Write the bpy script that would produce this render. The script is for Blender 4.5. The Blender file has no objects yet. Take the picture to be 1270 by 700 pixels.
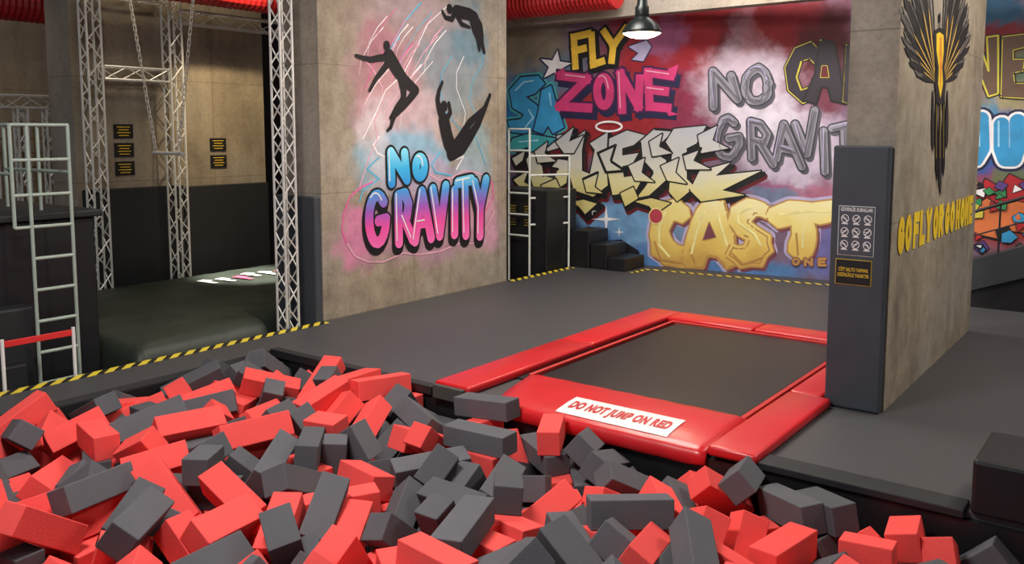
import bpy,bmesh,math,random
from mathutils import Vector,Matrix,noise
random.seed(7)
scn=bpy.context.scene
col=scn.collection
# ------------------------------------------------------------------ camera numbers
H=1.8; TH=math.atan(110/1080); YAW=math.radians(37.2)
F_=Vector((-math.sin(YAW),math.cos(YAW),0)); R_=Vector((math.cos(YAW),math.sin(YAW),0)); Z_=Vector((0,0,1))
FW=F_*math.cos(TH)-Z_*math.sin(TH); UP=F_*math.sin(TH)+Z_*math.cos(TH)
cam_d=bpy.data.cameras.new("camera"); cam=bpy.data.objects.new("camera",cam_d); col.objects.link(cam)
cam_d.sensor_width=36; cam_d.lens=36*1080/1270; cam_d.shift_y=-75/1270
M=Matrix((( R_.x,UP.x,-FW.x,0),(R_.y,UP.y,-FW.y,0),(R_.z,UP.z,-FW.z,H),(0,0,0,1)))
cam.matrix_world=M
scn.camera=cam
CAM=Vector((0,0,H))
try:
    scn.view_settings.view_transform='Standard'
    scn.view_settings.look='None'
except Exception: pass

# ------------------------------------------------------------------ helpers
def lin(c):
    r=[]
    for v in c[:3]:
        v=v/255
        r.append(v/12.92 if v<=0.04045 else ((v+0.055)/1.055)**2.4)
    return (r[0],r[1],r[2],1)
def nodes(name):
    m=bpy.data.materials.new(name); m.use_nodes=True
    nt=m.node_tree; b=nt.nodes["Principled BSDF"]
    return m,nt,b
def N(nt,t,**k):
    n=nt.nodes.new(t)
    for a,v in k.items(): setattr(n,a,v)
    return n
def pmat(name,rgb,rough=.6,var=.12,scale=6,bump=0,bscale=60,metal=0,spec=.5,rand=0,coat=0,bdist=.01):
    m,nt,b=nodes(name); L=nt.links.new
    tc=N(nt,'ShaderNodeTexCoord'); no=N(nt,'ShaderNodeTexNoise'); no.inputs['Scale'].default_value=scale; no.inputs['Detail'].default_value=5
    L(tc.outputs['Object'],no.inputs['Vector'])
    c=lin(rgb); mix=N(nt,'ShaderNodeMix',data_type='RGBA')
    mix.inputs['A'].default_value=tuple(x*(1-var) for x in c[:3])+(1,); mix.inputs['B'].default_value=tuple(min(1,x*(1+var)) for x in c[:3])+(1,)
    mr=N(nt,'ShaderNodeMapRange'); mr.inputs['From Min'].default_value=.3; mr.inputs['From Max'].default_value=.7
    L(no.outputs['Fac'],mr.inputs['Value']); L(mr.outputs['Result'],mix.inputs['Factor'])
    out=mix.outputs['Result']
    if rand:
        oi=N(nt,'ShaderNodeObjectInfo'); hs=N(nt,'ShaderNodeHueSaturation')
        m2=N(nt,'ShaderNodeMapRange'); m2.inputs['To Min'].default_value=1-rand; m2.inputs['To Max'].default_value=1+rand
        L(oi.outputs['Random'],m2.inputs['Value']); L(m2.outputs['Result'],hs.inputs['Value']); L(out,hs.inputs['Color']); out=hs.outputs['Color']
    L(out,b.inputs['Base Color'])
    b.inputs['Roughness'].default_value=rough; b.inputs['Metallic'].default_value=metal
    b.inputs['Specular IOR Level'].default_value=spec; b.inputs['Coat Weight'].default_value=coat
    if bump:
        n2=N(nt,'ShaderNodeTexNoise'); n2.inputs['Scale'].default_value=bscale; n2.inputs['Detail'].default_value=4
        L(tc.outputs['Object'],n2.inputs['Vector'])
        bp=N(nt,'ShaderNodeBump'); bp.inputs['Strength'].default_value=bump; bp.inputs['Distance'].default_value=bdist
        L(n2.outputs['Fac'],bp.inputs['Height']); L(bp.outputs['Normal'],b.inputs['Normal'])
    return m
def emis(name,rgb,s):
    m,nt,b=nodes(name); b.inputs['Base Color'].default_value=lin(rgb); b.inputs['Emission Color'].default_value=lin(rgb); b.inputs['Emission Strength'].default_value=s
    return m
def concrete_out(nt,rgb):
    L=nt.links.new
    g=N(nt,'ShaderNodeNewGeometry')
    n1=N(nt,'ShaderNodeTexNoise'); n1.inputs['Scale'].default_value=1.6; n1.inputs['Detail'].default_value=9; n1.inputs['Roughness'].default_value=.65
    n2=N(nt,'ShaderNodeTexNoise'); n2.inputs['Scale'].default_value=30; n2.inputs['Detail'].default_value=6
    n3=N(nt,'ShaderNodeTexVoronoi'); n3.inputs['Scale'].default_value=20
    n5=N(nt,'ShaderNodeTexNoise'); n5.inputs['Scale'].default_value=.8; n5.inputs['Detail'].default_value=3
    for n in (n1,n2,n3,n5): L(g.outputs['Position'],n.inputs['Vector'])
    c=lin(rgb)
    r=N(nt,'ShaderNodeValToRGB'); r.color_ramp.elements[0].position=.3; r.color_ramp.elements[0].color=tuple(x*.66 for x in c[:3])+(1,)
    r.color_ramp.elements[1].position=.7; r.color_ramp.elements[1].color=tuple(x*1.2 for x in c[:3])+(1,)
    e=r.color_ramp.elements.new(.5); e.color=c
    L(n1.outputs['Fac'],r.inputs['Fac'])
    m0=N(nt,'ShaderNodeMix',data_type='RGBA'); gy=(c[0]+c[1]+c[2])/3
    mr=N(nt,'ShaderNodeMapRange'); mr.inputs['From Min'].default_value=.45; mr.inputs['From Max'].default_value=.65; mr.inputs['To Max'].default_value=.4
    L(n5.outputs['Fac'],mr.inputs['Value']); L(mr.outputs['Result'],m0.inputs['Factor']); L(r.outputs['Color'],m0.inputs['A']); m0.inputs['B'].default_value=(gy*1.05,gy*1.03,gy,1)
    mx=N(nt,'ShaderNodeMix',data_type='RGBA',blend_type='MULTIPLY'); mx.inputs['Factor'].default_value=.45
    r2=N(nt,'ShaderNodeValToRGB'); r2.color_ramp.elements[0].position=.3; r2.color_ramp.elements[0].color=(.6,.6,.6,1); r2.color_ramp.elements[1].position=.58
    L(n2.outputs['Fac'],r2.inputs['Fac']); L(m0.outputs['Result'],mx.inputs['A']); L(r2.outputs['Color'],mx.inputs['B'])
    mp=N(nt,'ShaderNodeMapping'); mp.inputs['Scale'].default_value=(5,5,.35); L(g.outputs['Position'],mp.inputs['Vector'])
    n6=N(nt,'ShaderNodeTexNoise'); n6.inputs['Scale'].default_value=1.2; n6.inputs['Detail'].default_value=5; L(mp.outputs['Vector'],n6.inputs['Vector'])
    r6=N(nt,'ShaderNodeValToRGB'); r6.color_ramp.elements[0].position=.35; r6.color_ramp.elements[0].color=(.72,.69,.66,1); r6.color_ramp.elements[1].position=.55; L(n6.outputs['Fac'],r6.inputs['Fac'])
    mv=N(nt,'ShaderNodeMix',data_type='RGBA',blend_type='MULTIPLY'); mv.inputs['Factor'].default_value=.55; L(mx.outputs['Result'],mv.inputs['A']); L(r6.outputs['Color'],mv.inputs['B'])
    lt=N(nt,'ShaderNodeMath',operation='LESS_THAN'); lt.inputs[1].default_value=.12; L(n3.outputs['Distance'],lt.inputs[0])
    ml=N(nt,'ShaderNodeMath',operation='MULTIPLY'); ml.inputs[1].default_value=.4; L(lt.outputs[0],ml.inputs[0])
    m3=N(nt,'ShaderNodeMix',data_type='RGBA'); L(ml.outputs[0],m3.inputs['Factor']); L(mv.outputs['Result'],m3.inputs['A']); m3.inputs['B'].default_value=tuple(x*.35 for x in c[:3])+(1,)
    sp=N(nt,'ShaderNodeSeparateXYZ'); L(g.outputs['Position'],sp.inputs[0]); cur=m3.outputs['Result']
    for ax,per,off in (('Z',1.22,.0),('Y',1.45,.55)):
        ad=N(nt,'ShaderNodeMath',operation='ADD'); ad.inputs[1].default_value=off; L(sp.outputs[ax],ad.inputs[0])
        dv=N(nt,'ShaderNodeMath',operation='DIVIDE'); dv.inputs[1].default_value=per; L(ad.outputs[0],dv.inputs[0])
        fr=N(nt,'ShaderNodeMath',operation='FRACT'); L(dv.outputs[0],fr.inputs[0])
        l2=N(nt,'ShaderNodeMath',operation='LESS_THAN'); l2.inputs[1].default_value=.008; L(fr.outputs[0],l2.inputs[0])
        mm=N(nt,'ShaderNodeMath',operation='MULTIPLY'); mm.inputs[1].default_value=.5; L(l2.outputs[0],mm.inputs[0])
        m4=N(nt,'ShaderNodeMix',data_type='RGBA'); L(mm.outputs[0],m4.inputs['Factor']); L(cur,m4.inputs['A']); m4.inputs['B'].default_value=tuple(x*.3 for x in c[:3])+(1,); cur=m4.outputs['Result']
    return cur,n2
def concrete(name,rgb):
    m,nt,b=nodes(name); o,n2=concrete_out(nt,rgb)
    nt.links.new(o,b.inputs['Base Color']); b.inputs['Roughness'].default_value=.85
    bp=N(nt,'ShaderNodeBump'); bp.inputs['Strength'].default_value=.3; bp.inputs['Distance'].default_value=.01
    nt.links.new(n2.outputs['Fac'],bp.inputs['Height']); nt.links.new(bp.outputs['Normal'],b.inputs['Normal'])
    return m
def link(o,parent=None):
    col.objects.link(o)
    if parent is not None:
        o.parent=parent; o.matrix_parent_inverse=Matrix.Translation(parent.location).inverted()
    return o
def mesh_obj(name,V,F,mats,mi=None,smooth=False,parent=None):
    me=bpy.data.meshes.new(name); me.from_pydata([tuple(v) for v in V],[],F)
    if not isinstance(mats,(list,tuple)): mats=[mats]
    for m in mats: me.materials.append(m)
    if mi: me.polygons.foreach_set('material_index',mi)
    if smooth: me.polygons.foreach_set('use_smooth',[True]*len(F))
    me.update()
    return link(bpy.data.objects.new(name,me),parent)
def empty(name,loc):
    e=bpy.data.objects.new(name,None); e.empty_display_size=.1; e.location=loc; col.objects.link(e); return e
def tag(o,label,cat=None,group=None,kind=None):
    if label: o["label"]=label
    if cat: o["category"]=cat
    if group: o["group"]=group
    if kind: o["kind"]=kind
    return o
def structure(o): o["kind"]="structure"; return o
def fixn(o):
    bm=bmesh.new(); bm.from_mesh(o.data); bmesh.ops.recalc_face_normals(bm,faces=bm.faces); bm.to_mesh(o.data); bm.free(); return o
def boxV(V,F,x0,x1,y0,y1,z0,z1):
    b=len(V)
    V+= [(x0,y0,z0),(x1,y0,z0),(x1,y1,z0),(x0,y1,z0),(x0,y0,z1),(x1,y0,z1),(x1,y1,z1),(x0,y1,z1)]
    F+= [[b+i for i in f] for f in ((0,3,2,1),(4,5,6,7),(0,1,5,4),(1,2,6,5),(2,3,7,6),(3,0,4,7))]
def boxes(name,L,mat,bevel=0,parent=None,seg=2,smooth=False):
    V=[];F=[]
    for b in L: boxV(V,F,*b)
    o=mesh_obj(name,V,F,mat,parent=parent)
    if bevel:
        bm=bmesh.new(); bm.from_mesh(o.data)
        bmesh.ops.bevel(bm,geom=list(bm.edges),offset=bevel,segments=seg,affect='EDGES',profile=.5)
        bm.to_mesh(o.data); bm.free()
        if smooth: o.data.polygons.foreach_set('use_smooth',[True]*len(o.data.polygons))
    return o
def tubeV(V,F,a,b,r,n=8):
    a=Vector(a);b=Vector(b); d=(b-a).normalized()
    u=d.cross(Vector((0,0,1)) if abs(d.z)<.95 else Vector((1,0,0))).normalized(); w=d.cross(u)
    s=len(V)
    for p in (a,b):
        for i in range(n):
            t=2*math.pi*i/n; V.append(p+u*math.cos(t)*r+w*math.sin(t)*r)
    for i in range(n):
        j=(i+1)%n; F.append([s+i,s+j,s+n+j,s+n+i])
    F.append([s+i for i in range(n)][::-1]); F.append([s+n+i for i in range(n)])
def tubes(name,segs,r,mat,parent=None,n=8):
    V=[];F=[]
    for a,b,*k in segs: tubeV(V,F,a,b,k[0] if k else r,n)
    return mesh_obj(name,V,F,mat,smooth=False,parent=parent)
def lathe(name,prof,c,mat,n=32,parent=None):
    V=[];F=[]
    for r,z in prof:
        for i in range(n):
            t=2*math.pi*i/n; V.append((c[0]+r*math.cos(t),c[1]+r*math.sin(t),c[2]+z))
    for k in range(len(prof)-1):
        for i in range(n):
            j=(i+1)%n; F.append([k*n+i,k*n+j,(k+1)*n+j,(k+1)*n+i])
    return mesh_obj(name,V,F,mat,smooth=True,parent=parent)
def text_mesh(s,size,bold=0.0,spacing=1.0,lines=1.0):
    c=bpy.data.curves.new("t",'FONT'); c.body=s; c.size=size; c.align_x='CENTER'; c.align_y='CENTER'; c.extrude=.0006; c.offset=bold; c.space_character=spacing; c.space_line=lines
    o=bpy.data.objects.new("t",c); col.objects.link(o)
    bpy.context.view_layer.update()
    me=bpy.data.meshes.new_from_object(o.evaluated_get(bpy.context.evaluated_depsgraph_get()))
    bpy.data.objects.remove(o); bpy.data.curves.remove(c)
    return me
def place_text(name,s,size,pos,right,up,mat,parent=None,bold=0,width=None,spacing=1.0,lines=1.0):
    me=text_mesh(s,size,bold,spacing,lines); me.materials.clear(); me.materials.append(mat)
    xs=[v.co.x for v in me.vertices]
    k=1
    if width and xs: k=width/(max(xs)-min(xs))
    right=Vector(right).normalized(); up=Vector(up).normalized(); n=right.cross(up)
    T=Matrix(((right.x*k,up.x,n.x,pos[0]),(right.y*k,up.y,n.y,pos[1]),(right.z*k,up.z,n.z,pos[2]),(0,0,0,1)))
    me.transform(T)
    o=bpy.data.objects.new(name,me); return link(o,parent)

# ------------------------------------------------------------------ materials
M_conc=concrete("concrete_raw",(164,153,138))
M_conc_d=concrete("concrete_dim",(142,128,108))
M_floor=pmat("floor_rubber",(69,68,70),.52,.16,90,.15,220,spec=.45)
M_low=pmat("dark_subfloor",(30,30,32),.8,.2,5)
M_black=pmat("black_vinyl",(23,23,26),.45,.15,4,.06,12,spec=.5)
M_blackm=pmat("black_matt_padding",(28,29,32),.6,.12,5,.05,20)
M_grey=pmat("charcoal_padding",(62,66,74),.6,.1,4,.05,20)
M_dgrey=pmat("dark_ramp_padding",(46,48,54),.6,.1,4,.05,20)
M_redv=pmat("red_vinyl",(202,28,34),.32,.08,3,.15,9,spec=.55)
M_redline=pmat("red_webbing",(195,42,36),.6)
M_mat=pmat("trampoline_mesh",(19,17,17),.36,.35,200,.15,300,spec=.6)
M_cream=pmat("dark_foam_edge",(70,66,62),.8)
M_white=pmat("white_panel",(232,228,225),.5,.03)
M_redtext=pmat("red_print",(190,26,32),.5,.02)
M_yel=pmat("yellow_print",(225,185,45),.5,.04)
M_alu=pmat("aluminium_tube",(224,222,216),.35,.08,20,metal=.25)
M_pipe=pmat("pale_painted_pipe",(166,180,168),.4,.06,10,metal=.1)
M_wpipe=pmat("white_pipe",(214,218,212),.4,.04,10)
M_fred=pmat("coral_red_foam",(238,84,80),.9,.04,5,.14,120,rand=.09,spec=.15)
M_fgry=pmat("charcoal_foam",(90,89,93),.9,.06,5,.14,120,rand=.16,spec=.15)
M_duct=pmat("red_duct",(180,32,34),.5,.15,3)
M_rope=pmat("white_rope",(205,200,190),.8,.15,60)
M_steeld=pmat("dark_lamp_metal",(28,34,34),.35,.1,5,metal=.4)
M_lampin=emis("lamp_glow",(255,230,190),9)
M_ceil=concrete("ceiling_concrete",(60,54,50))
def tape_mat():
    m,nt,b=nodes("hazard_tape"); L=nt.links.new
    g=N(nt,'ShaderNodeNewGeometry'); s=N(nt,'ShaderNodeSeparateXYZ'); L(g.outputs['Position'],s.inputs[0])
    a=N(nt,'ShaderNodeMath',operation='ADD'); L(s.outputs['X'],a.inputs[0]); L(s.outputs['Y'],a.inputs[1])
    k=N(nt,'ShaderNodeMath',operation='MULTIPLY'); k.inputs[1].default_value=7.5; L(a.outputs[0],k.inputs[0])
    f=N(nt,'ShaderNodeMath',operation='FRACT'); L(k.outputs[0],f.inputs[0])
    l=N(nt,'ShaderNodeMath',operation='LESS_THAN'); l.inputs[1].default_value=.55; L(f.outputs[0],l.inputs[0])
    mx=N(nt,'ShaderNodeMix',data_type='RGBA'); mx.inputs['A'].default_value=lin((30,28,25)); mx.inputs['B'].default_value=lin((225,200,60)); L(l.outputs[0],mx.inputs['Factor'])
    L(mx.outputs['Result'],b.inputs['Base Color']); b.inputs['Roughness'].default_value=.5
    return m
M_tape=tape_mat()

# ------------------------------------------------------------------ murals: flat wall planes
class Wall:
    def __init__(s,O,u,n): s.O=Vector(O); s.u=Vector(u).normalized(); s.n=Vector(n).normalized()
    def tr(s,px,py):   # point of the wall surface surveyed from the photograph
        d=R_*(px-635)+FW*1080-UP*(py-275)
        t=(s.O-CAM).dot(s.n)/d.dot(s.n); p=CAM+d*t
        return ((p-s.O).dot(s.u),p.z)
    def P(s,u,z,off=0): return Vector((s.O.x+s.u.x*u,s.O.y+s.u.y*u,z))+s.n*off
SL=.105; ud=Vector((1,SL,0)).normalized(); nd=Vector((SL,-1,0)).normalized()
PX0,PX1=-1.70,-1.40
W_back=Wall((-4.2,10.65,0),ud,nd)
W_pil=Wall((-6.40,0,0),(0,1,0),(1,0,0))
W_rp=Wall((PX1,0,0),(0,1,0),(1,0,0))

def mural_mat(name,wall,blobs,rgb,base=None,dist=.7):
    m,nt,b=nodes(name); L=nt.links.new
    cur,n2=concrete_out(nt,rgb)
    if base:
        mx=N(nt,'ShaderNodeMix',data_type='RGBA'); mx.inputs['Factor'].default_value=.85; L(cur,mx.inputs['A']); mx.inputs['B'].default_value=lin(base); cur=mx.outputs['Result']
    uv=N(nt,'ShaderNodeUVMap'); nz=N(nt,'ShaderNodeTexNoise'); nz.inputs['Scale'].default_value=2.4; nz.inputs['Detail'].default_value=8; nz.inputs['Roughness'].default_value=.6; L(uv.outputs[0],nz.inputs['Vector'])
    sub=N(nt,'ShaderNodeVectorMath',operation='SUBTRACT'); L(nz.outputs['Color'],sub.inputs[0]); sub.inputs[1].default_value=(.5,.5,.5)
    sc=N(nt,'ShaderNodeVectorMath',operation='SCALE'); L(sub.outputs[0],sc.inputs[0]); sc.inputs['Scale'].default_value=dist
    ad=N(nt,'ShaderNodeVectorMath',operation='ADD'); L(uv.outputs[0],ad.inputs[0]); L(sc.outputs[0],ad.inputs[1])
    for (px,py,rx,ry,c,st) in blobs:
        u,z=wall.tr(px,py); u2,_=wall.tr(px+rx,py); _,z2=wall.tr(px,py+ry)
        ru=abs(u2-u); rz=abs(z2-z)
        s1=N(nt,'ShaderNodeVectorMath',operation='SUBTRACT'); L(ad.outputs[0],s1.inputs[0]); s1.inputs[1].default_value=(u,z,0)
        s2=N(nt,'ShaderNodeVectorMath',operation='MULTIPLY'); L(s1.outputs[0],s2.inputs[0]); s2.inputs[1].default_value=(1/ru,1/rz,0)
        ln=N(nt,'ShaderNodeVectorMath',operation='LENGTH'); L(s2.outputs[0],ln.inputs[0])
        mr=N(nt,'ShaderNodeMapRange',interpolation_type='SMOOTHSTEP'); mr.inputs['From Min'].default_value=1.15; mr.inputs['From Max'].default_value=.58; mr.inputs['To Max'].default_value=st
        L(ln.outputs['Value'],mr.inputs['Value'])
        mx=N(nt,'ShaderNodeMix',data_type='RGBA'); L(mr.outputs['Result'],mx.inputs['Factor']); L(cur,mx.inputs['A']); mx.inputs['B'].default_value=lin(c); cur=mx.outputs['Result']
    g=N(nt,'ShaderNodeNewGeometry'); wn=N(nt,'ShaderNodeTexNoise'); wn.inputs['Scale'].default_value=7; wn.inputs['Detail'].default_value=8; L(g.outputs['Position'],wn.inputs['Vector'])
    wr=N(nt,'ShaderNodeValToRGB'); wr.color_ramp.elements[0].position=.3; wr.color_ramp.elements[0].color=(.66,.64,.64,1); wr.color_ramp.elements[1].position=.6; wr.color_ramp.elements[1].color=(1,1,1,1); L(wn.outputs['Fac'],wr.inputs['Fac'])
    mz=N(nt,'ShaderNodeMix',data_type='RGBA',blend_type='MULTIPLY'); mz.inputs['Factor'].default_value=.7; L(cur,mz.inputs['A']); L(wr.outputs['Color'],mz.inputs['B'])
    L(mz.outputs['Result'],b.inputs['Base Color']); b.inputs['Roughness'].default_value=.75
    return m
def wall_slab(name,wall,u0,u1,z0,z1,th,mat_front,mat_side):
    V=[wall.P(u,z,o) for o in (0,-th) for (u,z) in ((u0,z0),(u1,z0),(u1,z1),(u0,z1))]
    F=[[0,1,2,3],[7,6,5,4],[0,4,5,1],[1,5,6,2],[2,6,7,3],[3,7,4,0]]
    o=mesh_obj(name,V,F,[mat_front,mat_side],[0,1,1,1,1,1])
    uvl=o.data.uv_layers.new(name="UVMap")
    uvs=[(u0,z0),(u1,z0),(u1,z1),(u0,z1)]
    for k,li in enumerate(o.data.polygons[0].loop_indices): uvl.data[li].uv=uvs[k]
    return fixn(o)
PM={}
def paint(rgb,rough=.6):
    k=tuple(rgb)
    if k not in PM: PM[k]=pmat("spray_paint",rgb,rough,.16,5)
    return PM[k]
def grad_paint(name,stops,z0,z1,axis='Z',amt=.2):
    m,nt,b=nodes(name); L=nt.links.new
    g=N(nt,'ShaderNodeNewGeometry'); s=N(nt,'ShaderNodeSeparateXYZ'); L(g.outputs['Position'],s.inputs[0])
    n=N(nt,'ShaderNodeTexNoise'); n.inputs['Scale'].default_value=3; n.inputs['Detail'].default_value=4; L(g.outputs['Position'],n.inputs['Vector'])
    mr=N(nt,'ShaderNodeMapRange'); mr.inputs['From Min'].default_value=z0; mr.inputs['From Max'].default_value=z1; L(s.outputs[axis],mr.inputs['Value'])
    a=N(nt,'ShaderNodeMath',operation='MULTIPLY_ADD'); L(n.outputs['Fac'],a.inputs[0]); a.inputs[1].default_value=amt; L(mr.outputs['Result'],a.inputs[2])
    a2=N(nt,'ShaderNodeMath',operation='SUBTRACT'); L(a.outputs[0],a2.inputs[0]); a2.inputs[1].default_value=amt/2
    r=N(nt,'ShaderNodeValToRGB'); cr=r.color_ramp
    while len(cr.elements)<len(stops): cr.elements.new(.5)
    for e,(p,c) in zip(cr.elements,stops): e.position=p; e.color=lin(c)
    L(a2.outputs[0],r.inputs['Fac']); L(r.outputs['Color'],b.inputs['Base Color']); b.inputs['Roughness'].default_value=.6
    return m
def arc(cx,cy,rx,ry,a0,a1,n=14):
    return [(cx+rx*math.cos(math.radians(a0+(a1-a0)*i/n)),cy+ry*math.sin(math.radians(a0+(a1-a0)*i/n))) for i in range(n+1)]
GL={
'A':[[(0,0),(.5,1),(1,0)],[(.22,.35),(.78,.35)]],
'B':[[(0,0),(0,1),(.65,1),(.9,.78),(.65,.54),(0,.54)],[(.6,.54),(1,.28),(.65,0),(0,0)]],
'C':[arc(.5,.5,.5,.5,45,315)],
'E':[[(1,1),(0,1),(0,0),(1,0)],[(0,.5),(.8,.5)]],
'F':[[(0,0),(0,1),(1,1)],[(0,.52),(.75,.52)]],
'G':[arc(.5,.5,.5,.5,40,330)+[(1,.45),(.55,.45)]],
'H':[[(0,0),(0,1)],[(1,0),(1,1)],[(0,.5),(1,.5)]],
'I':[[(.5,0),(.5,1)]],
'J':[[(.8,1),(.8,.25),(.5,0),(.15,.2)]],
'K':[[(0,0),(0,1)],[(1,1),(0,.45),(1,0)]],
'L':[[(0,1),(0,0),(.9,0)]],
'M':[[(0,0),(0,1),(.5,.4),(1,1),(1,0)]],
'N':[[(0,0),(0,1),(1,0),(1,1)]],
'O':[arc(.5,.5,.5,.5,0,360,20)],
'R':[[(0,0),(0,1),(.7,1),(.95,.76),(.7,.5),(0,.5)],[(.45,.5),(1,0)]],
'S':[[(1,.85),(.7,1),(.25,1),(0,.78),(.25,.55),(.75,.45),(1,.22),(.75,0),(.25,0),(0,.15)]],
'T':[[(0,1),(1,1)],[(.5,1),(.5,0)]],
'U':[[(0,1),(0,.3),(.25,0),(.75,0),(1,.3),(1,1)]],
'V':[[(0,1),(.5,0),(1,1)]],
'Y':[[(0,1),(.5,.5),(1,1)],[(.5,.5),(.5,0)]],
'Z':[[(0,1),(1,1),(0,0),(1,0)]],
}
class Piece:
    def __init__(s,wall,metric=False,thin=1): s.w=wall; s.metric=metric; s.V=[];s.F=[];s.mi=[];s.mats=[]; s.k=0; s.th=thin
    def idx(s,m):
        if m not in s.mats: s.mats.append(m)
        return s.mats.index(m)
    def c(s,p): return p if s.metric else s.w.tr(*p)
    def add(s,pts,mat,layer):
        s.k+=1
        b=len(s.V); off=.002+(.0024*layer+.00006*(s.k%37))*s.th
        P=[s.w.P(u,z,off) for (u,z) in pts]
        a=Vector((0,0,0))
        for i in range(len(P)): a+=P[i].cross(P[(i+1)%len(P)])
        if a.dot(s.w.n)<0: P.reverse()
        s.V+=P
        s.F.append(list(range(b,b+len(pts)))); s.mi.append(s.idx(mat))
    def poly(s,pts,mat,layer=1): s.add([s.c(p) for p in pts],mat,layer)
    def scale(s,p):
        if s.metric: return 1
        a=s.w.tr(p[0],p[1]); b=s.w.tr(p[0],p[1]+1); return abs(a[1]-b[1])
    def stroke(s,pts,w,mat,layer=1,closed=False,sharp=False,w2=None):
        q=[s.c(p) for p in pts]; sc=s.scale(pts[0]); r=w*.5*sc
        if closed: q=q+[q[0]]
        m=len(q)-1; ra=[r if w2 is None else (r+(w2*.5*sc-r)*i/m) for i in range(m+1)]
        for i in range(m):
            a=Vector(q[i]);b=Vector(q[i+1]); d=b-a
            if d.length<1e-6: continue
            d.normalize(); n=Vector((-d.y,d.x)); e=d*(r if sharp else 0)
            s.add([a-e+n*ra[i],a-e-n*ra[i],b+e-n*ra[i+1],b+e+n*ra[i+1]],mat,layer)
        if not sharp:
            for p,rr in zip(q,ra): s.add([(p[0]+rr*math.cos(2*math.pi*k/14),p[1]+rr*math.sin(2*math.pi*k/14)) for k in range(14)],mat,layer)
    def shape(s,pts,fill,line,w,layer=1):
        s.stroke(pts,w*2,line,layer,closed=True); s.poly(pts,fill,layer+.6)
    def quad(s,q,ch):
        TL,TR,BR,BL=q; out=[]
        for st in GL[ch]:
            o=[]
            for (x,y) in st:
                t=(TL[0]+(TR[0]-TL[0])*x,TL[1]+(TR[1]-TL[1])*x); b=(BL[0]+(BR[0]-BL[0])*x,BL[1]+(BR[1]-BL[1])*x)
                o.append((b[0]+(t[0]-b[0])*y,b[1]+(t[1]-b[1])*y))
            out.append(o)
        return out
    def letter(s,ch,q,w,fill,line,lw,layer=2,sharp=False,hi=None,halo=None,hw=3):
        for st in s.quad(q,ch):
            if halo: s.stroke(st,w+2*lw+2*hw,halo,layer-1,sharp=sharp)
            s.stroke(st,w+2*lw,line,layer,sharp=sharp); s.stroke(st,w,fill,layer+1,sharp=sharp)
            if hi:
                k=st[:max(2,len(st)//3)]
                s.stroke([(x-w*.2,y-w*.2) for x,y in k],w*.13,hi,layer+2)
    def finish(s,name,label,cat="graffiti",parent=None):
        o=mesh_obj(name,s.V,s.F,s.mats,s.mi,parent=parent)
        if cat: tag(o,label,cat)
        return o
def rq(x0,x1,y0,y1,sk=0,dy=0): # TL TR BR BL
    return ((x0+sk,y0),(x1+sk,y0+dy),(x1,y1+dy),(x0,y1))

# ------------------------------------------------------------------ room shell
pil_blobs=[(520,50,80,70,(176,146,150),.75),(478,100,46,75,(184,132,142),.75),(462,60,25,35,(170,110,124),.5),(565,90,46,60,(132,152,164),.7),(580,40,26,50,(92,140,158),.6),(530,15,60,30,(180,162,166),.6),
 (505,150,60,50,(198,172,182),.8),(500,200,62,42,(130,184,214),.8),(540,225,66,30,(184,164,192),.75),(530,285,98,45,(188,138,168),.65),(452,300,32,40,(220,130,172),.8),(598,270,24,50,(216,160,182),.8),(470,180,20,60,(220,210,216),.6),(590,190,22,46,(150,186,200),.6)]
M_pmural=mural_mat("mural_pillar_paint",W_pil,pil_blobs,(168,154,134))
back_blobs=[(340,200,60,300,(34,28,30),.95),(655,60,60,60,(140,130,110),.9),(655,140,70,60,(24,100,160),.98),(700,115,40,50,(90,140,160),.7),(860,56,140,90,(150,20,32),.98),(960,40,110,60,(132,26,36),.95),(1000,110,60,60,(112,34,52),.8),(822,45,36,36,(150,90,134),.75),  # first blob paints the darkness of the gap between pillars into the wall colour
 (755,150,120,50,(155,26,36),.97),(850,130,46,50,(130,40,76),.75),(905,60,26,44,(90,24,40),.7),(1024,55,40,60,(76,36,40),.85),(922,108,72,54,(206,192,208),.9),(985,184,88,56,(204,190,212),.92),(940,150,56,34,(224,216,230),.75),(920,60,26,60,(196,170,186),.3),
 (690,235,80,45,(50,50,100),.9),(668,285,50,50,(44,50,96),.9),(775,275,90,40,(110,160,204),.95),(730,300,50,26,(80,120,180),.8),(900,230,110,18,(150,80,124),.9),(1010,256,56,34,(176,106,134),.9),(960,240,50,12,(74,140,170),.6),(870,328,170,22,(80,130,188),.95),(1024,314,50,36,(110,110,175),.85),
 (700,305,60,34,(26,26,40),.8),(1235,60,60,70,(130,40,46),.95),(1225,12,60,30,(40,100,130),.9),(1262,90,24,40,(60,120,90),.7),(1240,130,50,24,(170,160,110),.7),(1240,180,60,50,(50,76,160),.95),(1225,160,20,50,(60,140,180),.7),(1240,262,60,50,(160,50,46),.95),(1250,240,30,30,(60,120,80),.7),(1240,345,90,36,(44,44,54),.95)]
M_bmural=mural_mat("mural_back_paint",W_back,back_blobs,(150,140,125),(118,90,120),.75)
M_rpil=mural_mat("mural_right_pillar",W_rp,[(1165,70,40,80,(178,164,142),.4)],(168,154,134))
structure(wall_slab("wall_back",W_back,-10,8,-1,4.4,.25,M_bmural,M_conc_d))
structure(boxes("wall_left",[(-14.2,-14,-1,13,-1,4.4)],M_conc_d))
structure(boxes("trim_1",[(-9.5,3,10.0,10.2,3.30,3.56)],M_conc))
structure(boxes("ceiling",[(-14.2,5,-1.5,13,4.4,4.55)],M_ceil))
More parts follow.
